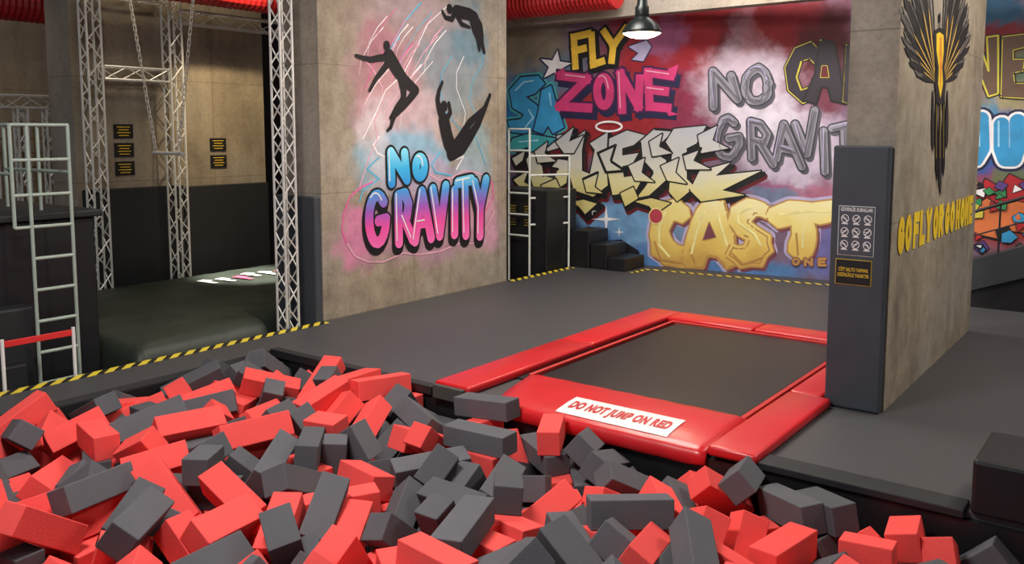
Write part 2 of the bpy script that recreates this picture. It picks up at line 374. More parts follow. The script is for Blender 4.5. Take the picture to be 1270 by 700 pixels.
structure(boxes("floor",[(-6.42,5,4.5,11.6,-1,0),(-6.42,-5.9,-1.2,4.5,-1,0),(.7,5,.5,4.5,-1,0)],M_floor))
structure(boxes("floor.001",[(-14.2,-6.42,-1.2,11.5,-1.1,-1.0)],M_low))
PF=-.47
structure(boxes("floor.002",[(-5.9,.7,-1.2,4.5,-1.0,PF)],M_low))
def fl(f,l): p=F_*f+R_*l; return (p.x,p.y)
nb=[fl(3.2,-1.63),fl(3.2,3.4),(.7,.5),(-3.0,-.6),(-5.9,-.6),(-5.9,1.2),(-3.6,1.2)]
def pillar(name,x0,x1,y0,y1,mfront):
    o=boxes(name,[(x0,x1,y0,y1,-1,4.4)],[M_conc])
    o.data.materials.append(mfront)
    uvl=o.data.uv_layers.new(name="UVMap")
    for p in o.data.polygons:
        if p.normal.x>.9:
            p.material_index=1
            for li in p.loop_indices:
                v=o.data.vertices[o.data.loops[li].vertex_index].co; uvl.data[li].uv=(v.y,v.z)
    return structure(o)
pillar("wall_pillar_mural",-6.95,-6.40,5.45,8.32,M_pmural)
pillar("wall_pillar_near",PX0,PX1,5.82,8.75,M_rpil)
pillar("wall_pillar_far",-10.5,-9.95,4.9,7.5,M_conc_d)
structure(boxes("trim_2",[(-5.9,.7,4.46,4.5,PF,-.03)],M_black))
structure(boxes("trim_3",[(-5.9,-5.86,-1,4.46,PF,-.04)],M_black))
structure(boxes("trim_4",[(-1.7,-.69,4.44,4.60,-.02,.025)],M_blackm,.008))
structure(boxes("trim_5",[(-5.9,-4.09,4.44,4.52,-.05,.012)],M_blackm,.004))

def tape(x0,x1,y0,y1,label):
    o=boxes("hazard_tape",[(x0,x1,y0,y1,.0,.003)],M_tape); tag(o,label,"floor tape",group="yellow and black floor tapes"); return o
tape(-6.41,-6.31,-1,5.44,"yellow and black striped tape along platform edge")
tape(-6.41,-6.31,8.36,9.72,"yellow and black striped tape behind mural pillar")
tape(-5.52,-5.45,9.8,10.2,"short yellow and black tape beside black steps")
V=[W_back.P(-1.3,0,.30),W_back.P(2.15,0,.30),W_back.P(2.15,0,.37),W_back.P(-1.3,0,.37)]
V=[Vector((v.x,v.y,z)) for z in (0,.003) for v in V]
BOXF=[[3,2,1,0],[4,5,6,7],[0,1,5,4],[1,2,6,5],[2,3,7,6],[3,0,4,7]]
o=fixn(mesh_obj("hazard_tape",V,BOXF,M_tape)); tag(o,"yellow and black striped tape along graffiti wall","floor tape",group="yellow and black floor tapes")

# ------------------------------------------------------------------ pillar pads
o=boxes("pillar_pad",[(PX0-.055,PX1-.01,5.74,5.815,0.005,1.72),(PX0-.055,PX0-.005,5.82,8.7,0.005,1.72)],M_grey,.012); tag(o,"tall charcoal padding wrapped around concrete pillar","wall padding")
o=boxes("pillar_pad",[(-6.98,-6.41,5.37,5.445,-1,1.2)],M_grey,.012); tag(o,"charcoal padding on end of mural pillar","wall padding")
for y0,y1 in ((4.95,6.2),(6.21,7.48)):
    o=boxes("wall_pad",[(-9.945,-9.87,y0,y1,-1,1.15 if y0<6 else 1.13)],M_blackm,.012); tag(o,"black vinyl padding panel on concrete pillar","wall padding",group="black pads behind airbag")

# ------------------------------------------------------------------ trampoline
T=empty("trampoline",(-2.93,6.1,0)); tag(T,"in-ground trampoline with glossy red pads and black mesh bed","trampoline")
PH=.062
boxes("mat",[(-3.60,-2.07,5.06,7.30,.012,.03)],M_mat,parent=T)["label"]="black woven jumping bed"
boxes("spring_cover",[(-3.68,-3.645,5.05,7.32,.01,.042),(-3.68,-2.02,7.32,7.355,.01,.042),(-2.055,-2.02,5.05,7.32,.01,.042)],M_redline,.005,parent=T)["label"]="thin red webbing edge around the bed"
boxes("bed_surround",[(-3.9,-1.97,5.0,7.5,.001,.012)],M_black,parent=T)
def pad(L): return boxes("pad",[L],M_redv,.022,parent=T,seg=3,smooth=True)
pad((-4.07,-3.75,4.45,6.05,.0,PH)); pad((-4.07,-3.75,6.06,7.68,.0,PH))
pad((-3.745,-2.9,7.37,7.68,.0,PH)); pad((-2.895,-1.77,7.37,7.68,.0,PH))
pad((-1.99,-1.70,4.42,5.72,.0,PH)); pad((-1.99,-1.77,5.73,7.36,.0,PH))
boxes("pad_end",[(-4.05,-3.78,4.41,4.45,-.05,.045)],M_cream,.006,parent=T)["label"]="dark foam edge of red pad"
prof=[(5.05,.0),(5.05,.04),(5.03,.056),(4.98,.062),(4.8,.058),(4.65,.048),(4.52,.03),(4.455,.012),(4.435,-.004),(4.425,-.03),(4.425,-.075),(4.44,-.085),(4.45,-.08),(4.455,0)]
V=[];F=[]; n=len(prof)
for i in range(25):
    e=min(i,24-i)/24; k=1-.2*math.exp(-e*30)
    for (y,z) in prof:
        xl=-3.64+.12*max(0,(5.05-y))/.6; x=xl+(-2.0-xl)*i/24
        V.append((x,y,z*k+.002*math.sin(i*1.7)*math.sin(y*9)))
for i in range(24):
    for j in range(n):
        k=(j+1)%n; F.append([i*n+j,(i+1)*n+j,(i+1)*n+k,i*n+k])
F.append(list(range(n))); F.append([24*n+j for j in range(n)][::-1])
o=fixn(mesh_obj("front_pad",V,F,M_redv,smooth=True,parent=T)); o["label"]="flat sloping red pad at the pit edge"
S=empty("warning_sign",(-2.67,4.6,.07)); tag(S,"white strip sign with red warning lettering on red pad","sign")
def padz(y):
    P=sorted(prof[2:9])
    for (a,za),(b,zb) in zip(P,P[1:]):
        if a<=y<=b: return za+(zb-za)*(y-a)/(b-a)
    return .06
V=[];F=[]
for i in range(9):
    y=4.49+.25*i/8
    for x in (-3.06,-2.27): V.append((x,y,padz(y)+.0045))
for i in range(8): F.append([2*i,2*i+1,2*i+3,2*i+2])
mesh_obj("panel",V,F,M_white,parent=S)
t=place_text("lettering","DO NOT JUMP ON RED",.135,(-2.665,4.613,0),(1,0,0),(0,1,0),M_redtext,S,bold=.0085,width=.71,spacing=1.12)
for v in t.data.vertices: v.co.z=padz(v.co.y)+.0065+max(0,v.co.z)*.2

o=boxes("padded_step",[(-.67,.6,4.47,4.98,.0,.27)],M_black,.02); tag(o,"black padded box step at the platform edge","step")

# ------------------------------------------------------------------ airbag
def airbag():
    x0,y0,y1=-9.58,3.66,8.2; nx,ny=60,84; V=[];F=[]
    for j in range(ny+1):
        for i in range(nx+1):
            u=i/nx; v=j/ny; y=y0+(y1-y0)*v
            t=min(1,max(0,(y-4.95)/.2)); x1=-6.60-.45*t*t*(3-2*t)
            x=x0+(x1-x0)*u
            e=min(u*(x1-x0),(1-u)*(x1-x0),v*(y1-y0),(1-v)*(y1-y0))
            h=.14*math.sqrt(max(0,1-(1-min(1,e/.22))**2))-.14
            h+= .012*noise.noise(Vector((x*1.3,y*1.3,0)))+.014*abs(noise.noise(Vector((x*3,y*2.2,3))))+.006*noise.noise(Vector((x*9,y*7,3)))
            V.append((x,y,.07+h))
    for j in range(ny):
        for i in range(nx):
            a=j*(nx+1)+i; F.append([a,a+1,a+nx+2,a+nx+1])
    top=list(V)
    def skirt(idx):
        b=len(V)
        for k in idx:
            x,y,z=V[k]; V.append((x,y,-1.0))
        for k in range(len(idx)-1): F.append([idx[k],b+k,b+k+1,idx[k+1]])
    skirt([i for i in range(nx+1)]); skirt([ny*(nx+1)+i for i in range(nx,-1,-1)])
    skirt([j*(nx+1) for j in range(ny,-1,-1)]); skirt([j*(nx+1)+nx for j in range(ny+1)])
    mg=pmat("airbag_fabric",(46,52,45),.5,.25,2.5,.4,6,spec=.4,bdist=.02)
    A=empty("landing_airbag",(-8.2,5.9,-1)); tag(A,"large dark inflated landing mat with wrinkled fabric top","airbag")
    mesh_obj("bag",V,F,mg,smooth=True,parent=A)
    return A,lambda x,y: min(top,key=lambda v:(v[0]-x)**2+(v[1]-y)**2)[2]
A,hz=airbag()
pkm=paint((200,70,100))
for k in range(9):
    y=5.75+k*.2; x=-8.98+(k%3)*.06
    pts=[(x,y),(x+.30,y+.04),(x+.30,y+.10),(x+.14,y+.09),(x+.12,y+.14),(x-.02,y+.11)]
    V=[(a,b,hz(a,b)+.015) for (a,b) in pts]
    mesh_obj("printed_mark",V,[list(range(len(V)))],M_white if k not in (2,5,8) else pkm,parent=A)

# ------------------------------------------------------------------ trusses
def truss_segs(a,b,w=.22,step=.25,r=.014,rd=.007):
    a=Vector(a);b=Vector(b); d=(b-a); Ln=d.length; d.normalize()
    u=(Vector((1,0,0)) if abs(d.z)>.9 else Vector((0,0,1))); u=(u-d*u.dot(d)).normalized(); v=d.cross(u)
    h=w/2-r; c=[u*h+v*h,u*h-v*h,-u*h-v*h,-u*h+v*h]; S=[]
    for k in c: S.append((a+k,b+k,r))
    n=max(1,int(Ln/step))
    for i in range(n):
        p=a+d*(Ln*i/n); q=a+d*(Ln*(i+1)/n)
        for f in range(4):
            s,t=c[f],c[(f+1)%4]
            S.append((p+s,q+t,rd) if i%2==0 else (p+t,q+s,rd))
            if i==0: S.append((p+s,p+t,rd*.8))
    for f in range(4): S.append((b+c[f],b+c[(f+1)%4],rd))
    return S
G=empty("truss_gantry",(-8.2,5.4,-1)); tag(G,"aluminium lattice truss gantry standing around the landing mat","truss frame")
tubes("truss_post",truss_segs((-9.72,5.02,-1),(-9.72,5.02,3.62),.19,.2),.014,M_alu,G,6)
tubes("truss_post",truss_segs((-9.72,6.02,-1),(-9.72,6.02,3.62),.19,.2),.014,M_alu,G,6)
tubes("truss_post",truss_segs((-6.54,5.14,-1),(-6.54,5.14,3.62),.16,.17,.012),.014,M_alu,G,6)
tubes("truss_beam",truss_segs((-9.72,5.13,2.48),(-9.72,5.92,2.48),.17),.014,M_alu,G,6)
tubes("truss_beam",truss_segs((-9.6,5.06,3.52),(-6.63,5.12,3.52),.18),.014,M_alu,G,6)
tubes("truss_beam",truss_segs((-9.72,6.14,3.20),(-9.72,8.6,3.20),.18),.014,M_alu,G,6)
tubes("truss_beam",truss_segs((-9.72,5.13,3.4),(-9.72,5.92,3.4),.17),.014,M_alu,G,6)
G2=empty("lattice_stand",(-10.9,4.6,-1)); tag(G2,"pale lattice truss stand beside the black stage","truss stand")
for y in (4.0,4.4,4.75,5.08): tubes("upright",truss_segs((-10.9,y,-1),(-10.9,y,2.08),.14,.2),.012,M_alu,G2,6)
tubes("crossbeam",truss_segs((-10.9,3.7,2.17),(-10.9,5.2,2.17),.17,.2),.012,M_alu,G2,6)
S=[]
for i in range(9): S.append(((-11.6,4.5+i*.14,.6),(-11.6,4.5+i*.14,1.95)))
for i in range(8): S.append(((-11.6,4.4,.65+i*.18),(-11.6,5.75,.65+i*.18)))
S+= [((-11.6,4.4,-1),(-11.6,4.4,2.0),.02),((-11.6,5.75,-1),(-11.6,5.75,2.0),.02)]
o=tubes("mesh_screen",S,.012,pmat("brown_net",(150,118,72),.7),None,6); tag(o,"brown netting screen on posts behind lattice stand","net")

TZ=empty("trapeze_swing",(-8.32,5.08,1.6)); tag(TZ,"trapeze bar hanging from two long pale chains","trapeze")
def chain(a,b):
    a=Vector(a);b=Vector(b); d=b-a; L_=d.length; dn=d.normalized(); n=int(L_/.055); S=[]
    u=dn.cross(Vector((0,1,0))).normalized(); v=dn.cross(u)
    for i in range(n):
        p=a+dn*(i*L_/n); q=a+dn*((i+1.25)*L_/n); w_=(u if i%2==0 else v)*.014
        S+=[(p+w_,q+w_),(p-w_,q-w_),(p+w_,p-w_),(q+w_,q-w_)]
    tubes("chain",S,.0048,M_rope,TZ,5)
chain((-9.02,5.08,3.43),(-8.58,5.08,1.6)); chain((-7.76,5.10,3.43),(-8.16,5.08,1.6))
tubes("bar",[((-8.64,5.08,1.59),(-8.10,5.08,1.59))],.018,M_alu,TZ,12)

# ------------------------------------------------------------------ ducts
def duct(a,b,r,label):
    a=Vector(a);b=Vector(b); n=40; V=[];F=[]; d=(b-a)
    dn=d.normalized(); u=dn.cross(Vector((0,0,1))).normalized(); w=dn.cross(u); m=18
    for i in range(n*2+1):
        rr=r if i%2 else r*.93
        for k in range(m):
            t=2*math.pi*k/m; V.append(a+d*(i/(2*n))+u*rr*math.cos(t)+w*rr*math.sin(t))
    for i in range(2*n):
        for k in range(m):
            j=(k+1)%m; F.append([i*m+k,i*m+j,(i+1)*m+j,(i+1)*m+k])
    F.append(list(range(m))); F.append([2*n*m+k for k in range(m)])
    o=mesh_obj("ventilation_duct",V,F,M_duct,smooth=False); tag(o,label,"duct"); return o
duct((-9.25,5.3,3.47),(-9.25,8.5,3.47),.17,"red ribbed duct above the truss beam")
duct((-11.6,3.2,3.42),(-11.6,6.2,3.42),.24,"red ribbed duct beside dim concrete wall")
duct((-8.4,9.72,3.55),(-5.72,9.72,3.55),.2,"red ribbed duct near the graffiti wall")

# ------------------------------------------------------------------ pendant lamp
LP=empty("pendant_lamp",(-4.15,7.53,2.74)); tag(LP,"dark bell-shaped industrial pendant lamp, lit","lamp")
c=(-4.15,7.53,2.75)
lathe("shade",[(.190,.0),(.193,.004),(.185,.03),(.155,.08),(.11,.125),(.07,.15),(.06,.16)],c,M_steeld,parent=LP)
lathe("diffuser",[(0,-.048),(.06,-.044),(.12,-.030),(.16,-.012),(.184,.006)],c,M_lampin,parent=LP)["label"]="glowing frosted glass bowl"
lathe("socket",[(.062,.15),(.068,.165),(.066,.25),(.05,.27),(.045,.33),(.02,.345),(.0,.345)],c,M_steeld,parent=LP)
tubes("cable",[((c[0],c[1],c[2]+.34),(c[0],c[1],4.4))],.007,M_black,LP,6)
o=tubes("cable_conduit",[((-4.9,9.2,3.42),(-2.2,9.2,3.42)),((-2.2,9.2,3.42),(-2.2,9.2,4.4)),((-4.9,9.2,3.42),(-4.9,9.2,4.4))],.012,M_black,None,6); tag(o,"thin dark conduit hanging below the ceiling","conduit")

# ------------------------------------------------------------------ back steps and pipe frame
BS=empty("black_steps",(-6.4,10.0,0)); tag(BS,"black padded stair blocks beside the graffiti wall","steps")
boxes("platform",[(-8.4,-6.45,9.25,9.95,-1,1.05)],M_black,.015,parent=BS)
boxes("step",[(-6.44,-6.14,9.78,10.28,0,.50)],M_black,.012,parent=BS)
boxes("step",[(-6.13,-5.87,9.8,10.3,0,.33)],M_black,.012,parent=BS)
boxes("step",[(-5.86,-5.60,9.8,10.33,0,.17)],M_black,.012,parent=BS)
def sign_small(wallpt,w,h,right,n,label,rows=4):
    E=empty("notice_sign",wallpt); tag(E,label,"sign",group="small black notice signs")
    r=Vector(right); nn=Vector(n); p=Vector(wallpt); up=Vector((0,0,1))
    def q(name,u0,u1,z0,z1,off,mat):
        V=[p+r*u+up*z+nn*o for o in (0,off) for (u,z) in ((u0,z0),(u1,z0),(u1,z1),(u0,z1))]
        fixn(mesh_obj(name,V,BOXF,mat,parent=E))
    q("panel",-w/2,w/2,-h/2,h/2,.008,M_black)
    V=[];F=[]
    for k in range(rows):
        z=h*.3-k*h*.6/(rows-1); l=w*(.34 if k%2==0 else .26)
        b=len(V); V+=[p+r*a+up*(z+dz)+nn*.0095 for (a,dz) in ((-l,-h*.025),(l,-h*.025),(l,h*.025),(-l,h*.025))]; F.append([b,b+1,b+2,b+3])
    mesh_obj("printed_lines",V,F,M_yel,parent=E)
for (x,z) in ((-7.0,.80),(-6.75,.80),(-7.0,.62),(-6.75,.62)):
    sign_small((x,9.24,z),.16,.12,(1,0,0),(0,-1,0),"small black notice with pale print on black platform",3)
for (y,z) in ((5.48,1.82),(5.48,1.60),(5.48,1.38),(6.76,1.65),(6.76,1.43)):
    sign_small((-9.945,y,z),.24,.165,(0,1,0),(1,0,0),"small black notice with yellow lines on concrete pillar")
def pipes(name,S,label,cat,r=.019,mat=M_pipe):
    o=tubes(name,S,r,mat,None,10); tag(o,label,cat); return o
S=[((-7.02,9.18,-1),(-7.02,9.18,1.85)),((-6.68,9.18,-1),(-6.68,9.18,1.85)),((-7.02,9.18,1.85),(-6.68,9.18,1.85))]
for k in range(5): S.append(((-7.02,9.18,.45+k*.28),(-6.68,9.18,.45+k*.28)))
S+= [((-6.42,9.72,0),(-6.42,9.72,1.5)),((-6.68,9.18,1.5),(-6.42,9.72,1.5)),((-6.68,9.18,1.25),(-6.42,9.72,1.25)),((-6.68,9.18,.95),(-6.42,9.72,.95)),((-6.68,9.18,.6),(-6.42,9.72,.6))]
pipes("pipe_ladder",S,"white pipe ladder frame beside black steps","ladder",.014,M_wpipe)

# ------------------------------------------------------------------ left stage, ladder, barrier
ST=empty("black_stage",(-7.9,2.6,-1)); tag(ST,"tall black padded stage with lower steps beside landing mat","stage")
boxes("platform",[(-9.2,-7.0,1.0,3.58,-1,1.12)],M_black,.02,parent=ST)
boxes("platform_top",[(-9.25,-6.95,.95,3.63,1.125,1.18)],M_blackm,.012,parent=ST)
boxes("step",[(-6.99,-6.80,1.6,2.98,-1,.5)],M_blackm,.02,parent=ST)
boxes("step",[(-6.79,-6.62,1.2,2.84,-1,.12)],M_blackm,.02,parent=ST)
S=[]; xa=-6.76
S+=[((xa,2.98,-1),(xa,2.98,1.86)),((xa,3.28,-1),(xa,3.28,1.86)),((xa,2.86,1.10),(xa,2.86,1.86))]
for z in (1.86,1.60,1.34,1.10): S.append(((xa,2.86,z),(xa,3.28,z)))
for z in (.86,.62,.38,.14,-.10): S.append(((xa,2.98,z),(xa,3.28,z)))
for y,z in ((2.86,1.86),(2.86,1.5),(3.28,1.86),(3.28,1.5)): S.append(((xa,y,z),(xa-1.1,y,z)))
for y in (2.86,3.28):
    for x in (xa-.5,xa-1.1): S.append(((x,y,1.18),(x,y,1.86)))
pipes("pipe_ladder",S,"upright pale pipe scaffold ladder with guard rails on stage","ladder",.0135)
B=empty("low_barrier",(-6.5,2.88,-1)); tag(B,"low white barrier with red top band","barrier")
tubes("post",[((-6.50,2.62,-1),(-6.50,2.62,.35))],.013,M_white,B,10); tubes("post",[((-6.50,3.12,-1),(-6.50,3.12,.35))],.013,M_white,B,10)
boxes("red_band",[(-6.51,-6.49,2.635,3.105,.29,.335)],pmat("red_band_paint",(215,45,45),.5),.004,parent=B)

RW=empty("sloped_walkway",(-.5,10.1,0)); tag(RW,"dark padded sloped walkway with thin rail along graffiti wall","ramp")
V=[]
for y in (9.95,10.3): V+=[(-2.0,y,.02),(3,y,1.95),(3,y,2.28),(-2.0,y,.34)]
fixn(mesh_obj("deck",V,[[0,1,2,3],[7,6,5,4],[0,4,5,1],[1,5,6,2],[2,6,7,3],[3,7,4,0]],M_dgrey,parent=RW))
V=[]
for y in (9.99,10.27): V+=[(-1.95,y,0),(3,y,0),(3,y,1.94),(-1.95,y,.03)]
fixn(mesh_obj("side_panel",V,[[0,1,2,3],[7,6,5,4],[0,4,5,1],[1,5,6,2],[2,6,7,3],[3,7,4,0]],M_black,parent=RW))
def rz(x): return .34+(x+2.0)*1.94/5
S=[((-1.9,9.98,rz(-1.9)+.5),(2.9,9.98,rz(2.9)+.5)),((-1.9,9.98,rz(-1.9)+.25),(2.9,9.98,rz(2.9)+.25),.008)]
for k in range(10): x=-1.9+k*.53; S.append(((x,9.98,rz(x)-.05),(x,9.98,rz(x)+.5),.01))
tubes("rail",S,.016,M_blackm,RW,8)

# ------------------------------------------------------------------ safety poster on near pillar pad
PC=(PX0-.055+PX1-.01)/2
SP=empty("safety_sign",(PC,5.735,1.17)); tag(SP,"grey safety rules sign with rows of round icons","sign")
SW=.225
X0,X1=PC-SW/2-.01,PC+SW/2-.01; Z0,Z1=1.015,1.335
def panel(x0,x1,z0,z1,y,mat,name,par,th=.003): return boxes(name,[(x0,x1,y-th,y,z0,z1)],mat,parent=par)
panel(X0,X1,Z0,Z1,5.739,M_white,"border",SP)
panel(X0+.004,X1-.004,Z0+.004,Z1-.004,5.736,pmat("sign_slate",(74,76,84),.5,.04),"panel",SP)
place_text("title","GÜVENLİK KURALLARI",.032,((X0+X1)/2,5.7325,Z1-.024),(1,0,0),(0,0,1),M_white,SP,bold=.0008,width=.195)
for r in range(3):
    for cc in range(3):
        V=[];F=[]
        cx=X0+.042+cc*(X1-X0-.084)/2; cz=Z1-.082-r*.083
        for k in range(16):
            a=2*math.pi*k/16; b2=2*math.pi*(k+1)/16; b=len(V)
            V+=[(cx+.025*math.cos(a),5.7323,cz+.027*math.sin(a)),(cx+.025*math.cos(b2),5.7323,cz+.027*math.sin(b2)),(cx+.020*math.cos(b2),5.7323,cz+.022*math.sin(b2)),(cx+.020*math.cos(a),5.7323,cz+.022*math.sin(a))]; F.append([b,b+1,b+2,b+3])
        s=1 if (r+cc)%2 else -1
        b=len(V); V+=[(cx-.018*s,5.7322,cz-.015),(cx-.012*s,5.7322,cz-.019),(cx+.017*s,5.7322,cz+.013),(cx+.012*s,5.7322,cz+.018)]; F.append([b,b+1,b+2,b+3])
        b=len(V); V+=[(cx-.021,5.7321,cz),(cx+.01,5.7321,cz-.002),(cx+.01,5.7321,cz+.003),(cx-.021,5.7321,cz+.004)]; F.append([b,b+1,b+2,b+3])
        b=len(V); V+=[(cx-.02,5.7321,cz-.037),(cx+.02,5.7321,cz-.037),(cx+.02,5.7321,cz-.032),(cx-.003,5.7321,cz-.0215),(cx-.02,5.7321,cz-.032)]; F.append([b,b+1,b+2,b+3,b+4])
        mesh_obj("icon",V,F,M_white,parent=SP)
S2=empty("warning_sign",(PC,5.735,.9)); tag(S2,"black warning sign with yellow border and lettering on pillar pad","sign")
panel(X0-.008,X1-.008,.825,.99,5.739,M_yel,"border",S2)
panel(X0-.004,X1-.012,.829,.986,5.736,M_black,"panel",S2)
place_text("lettering","ÇİFT SALTO YAPMAK\nKESİNLİKLE YASAKTIR",.032,((X0+X1)/2-.008,5.7325,.905),(1,0,0),(0,0,1),M_yel,S2,bold=.0007,width=.195,lines=1.1)

# ------------------------------------------------------------------ graffiti: mural pillar
K=paint((16,16,20)); WH=paint((235,232,235)); CY=paint((80,180,218)); PK=paint((226,100,162)); LPK=paint((222,166,188)); BL=paint((45,90,170))
p=Piece(W_pil)
random.seed(9)
for pts,w,m in (([(448,70),(462,85),(474,108),(474,130),(464,150),(468,172),(456,200),(446,232)],1.6,LPK),([(556,6),(530,30),(516,60),(500,92),(478,112),(466,140),(450,172)],1.4,WH),([(560,70),(548,90),(545,110),(552,138),(570,160),(590,170),(602,205)],1.3,CY),
    ([(590,30),(600,56),(598,80),(586,100),(582,124),(598,160)],1.2,CY),([(520,5),(500,28),(488,50),(466,76),(452,110)],1.2,PK),([(575,70),(566,90),(566,110),(577,140),(572,180)],1.2,WH),([(536,20),(520,44),(510,74),(498,110),(476,140)],1,LPK),
    ([(470,195),(455,210),(470,222),(450,236),(446,250)],2,CY),([(430,302),(424,286),(426,266),(434,244),(448,232),(462,226)],2.2,PK),([(430,302),(440,318),(456,325),(475,325),(500,314),(520,316),(545,312),(570,302),(592,302),(602,284),(612,264),(608,248)],2.2,LPK),
    ([(600,215),(610,226),(612,244),(602,262)],2.2,PK),([(530,215),(545,224),(562,220),(575,212),(590,214),(602,218)],2.2,LPK),([(545,190),(535,204),(540,214),(560,218)],2,CY),([(470,170),(463,180),(468,190),(480,196)],2.4,WH),([(560,200),(575,194),(566,210)],2,WH)):
    p.stroke(pts,w,m,0)
for k in range(22):
    x=random.uniform(470,560); y=random.uniform(0,90); l=random.uniform(30,70); m=random.choice([WH,LPK,LPK,CY,PK])
    p.stroke([(x,y),(x-l*.3,y+l*.35),(x-l*.55,y+l*.8),(x-l*.6,y+l*1.2)],random.uniform(1,2.4),m,.0,w2=.3)
p.finish("graffiti_swirls","pink, white and cyan sprayed swirls on concrete pillar")
def figure(limbs,heads,lab):
    p=Piece(W_pil)
    for pts,w,w2 in limbs: p.stroke(pts,w*1.25,K,2,w2=w2*1.35)
    for (x,y,r) in heads: p.stroke([(x,y-1),(x,y+1)],r*2,K,2)
    p.finish("painted_silhouette",lab,"mural figure")
figure([([(482,71),(488,80),(494,90),(500,98)],17,12),([(480,71),(470,72),(459,74),(450,72),(441,69)],8,3.4),([(482,76),(474,87),(466,97),(458,112)],8,3.4),
        ([(499,98),(508,106),(515,112),(508,122),(500,132),(488,144),(484,158)],13,4),([(498,98),(500,112),(500,122),(492,132),(484,146)],11,3.4),([(484,158),(480,162)],4,3),([(480,64),(482,72)],5.5,9)],[(479,57,5.6)],"black painted silhouette of a jumper with arms spread")
figure([([(566,14),(574,16),(582,18),(588,22)],13,12),([(564,14),(560,24),(552,22),(548,14)],7,3),([(566,18),(572,30),(582,34)],7,3),([(587,22),(594,32),(596,42),(597,54),(600,65)],12,4),([(586,24),(588,36),(592,48),(594,62)],11,3.4),([(562,12),(566,14)],5,8)],[(557,11,5.4)],"black painted silhouette of a diving jumper")
figure([([(550,150),(553,164),(556,176),(562,188)],16,16),([(550,150),(545,138),(542,124),(544,112),(548,102)],9,3.4),([(552,150),(558,140),(556,128)],7,4),([(560,190),(572,184),(582,170),(592,154),(600,136),(607,118)],16,4),([(560,188),(570,172),(582,152),(592,142),(602,132)],13,4),([(549,140),(550,150)],6,10)],[(550,132,6.2)],"black painted silhouette of a jumper folded in a V")
zt=W_pil.tr(500,222)[1]; zb=W_pil.tr(500,312)[1]
GR=grad_paint("pink_blue_fade",[(.0,(250,120,190)),(.35,(235,80,165)),(.6,(150,90,190)),(.82,(70,150,225)),(1,(120,215,245))],zb,zt)
GN=grad_paint("cyan_fade",[(.0,(50,140,220)),(.5,(60,180,235)),(1,(140,225,250))],W_pil.tr(500,232)[1],W_pil.tr(500,183)[1])
p=Piece(W_pil)
p.letter('N',((484,189),(501,190),(504,223),(485,227)),13,GN,K,3,2,hi=WH)
p.letter('O',((515,195),(526,197),(525,219),(515,219)),13,GN,K,3,2,hi=WH)
p.finish("graffiti_lettering","bright blue bubble letters NO with dark outline")
p=Piece(W_pil)
Q=[('G',((456,244),(477,240),(479,297),(458,305))),('R',((493,243),(505,239),(511,297),(494,301))),('A',((518,238),(527,238),(534,295),(514,299))),
   ('V',((536,235),(552,231),(547,291),(542,293))),('I',((561,237),(565,237),(565,289),(561,291))),('T',((567,227),(584,223),(581,293),(573,289))),('Y',((588,227),(602,223),(599,291),(590,293)))]
for ch,q in Q:
    for st in p.quad(q,ch): p.stroke([(x-1,y+6) for x,y in st],20,K,1)
for ch,q in Q: p.letter(ch,q,13.8,GR,K,2.8,2.2,hi=WH)
p.finish("graffiti_lettering","bubble letters GRAVITY fading pink to cyan, black outlined")

# graffiti: near pillar side
p=Piece(W_rp,thin=.25); random.seed(5)
YE=paint((255,206,46)); OR=paint((222,140,50)); DY=paint((214,172,84)); GYF=paint((138,130,122)); GY2=paint((98,92,88)); K2=paint((44,40,38)); BR=paint((60,46,34))
def feather(a,b,w,m,layer):
    ax,ay=a;bx,by=b; dx,dy=bx-ax,by-ay; L=math.hypot(dx,dy); nx,ny=-dy/L*w,dx/L*w
    p.poly([(ax+nx*.3,ay+ny*.3),(ax+dx*.5+nx,ay+dy*.5+ny),(ax+dx*.85+nx*.9,ay+dy*.85+ny*.9),(bx,by),(ax+dx*.85-nx*.9,ay+dy*.85-ny*.9),(ax+dx*.5-nx,ay+dy*.5-ny),(ax-nx*.3,ay-ny*.3)],m,layer)
def fan(cx,cy,tips,w):
    m=len(tips)*2-1
    for k in range(m):
        a=tips[k//2]; b=tips[min(len(tips)-1,(k+1)//2)]; f=random.uniform(.84,1.03); t=((a[0]+b[0])/2*f+cx*(1-f)+random.uniform(-1,1),(a[1]+b[1])/2*f+cy*(1-f)+random.uniform(-3,3))
        feather((cx,cy+k*.8),t,w*random.uniform(1.15,1.5),K,1+.2*k); feather((cx,cy+k*.8),t,w*.85,(GYF,GY2,K2)[k%3],1.1+.2*k)
        for j in range(3): p.stroke([(cx+(t[0]-cx)*(.4+.15*j)+random.uniform(-2,2),cy+(t[1]-cy)*(.4+.15*j)),(cx+(t[0]-cx)*(.55+.15*j)+random.uniform(-2,2),cy+(t[1]-cy)*(.55+.15*j))],.7,K,5.6)
        feather((cx,cy+k*.8),(t[0]*.34+cx*.66,t[1]*.34+cy*.66),w*.6,K,6+.1*k)
        if k%3==1: feather((cx,cy+k*.8),(t[0]*.6+cx*.4,t[1]*.6+cy*.4),w*.25,DY,8.2)
fan(1158,86,[(1150,-40),(1142,-40),(1134,-34),(1126,-24),(1118,-6),(1114,12),(1113,32),(1115,52),(1121,70),(1129,84),(1139,96)],2.9)
fan(1170,86,[(1175,-40),(1182,-38),(1189,-32),(1196,-18),(1201,0),(1204,16),(1205,34),(1203,54),(1199,70),(1193,84),(1185,96)],2.6)
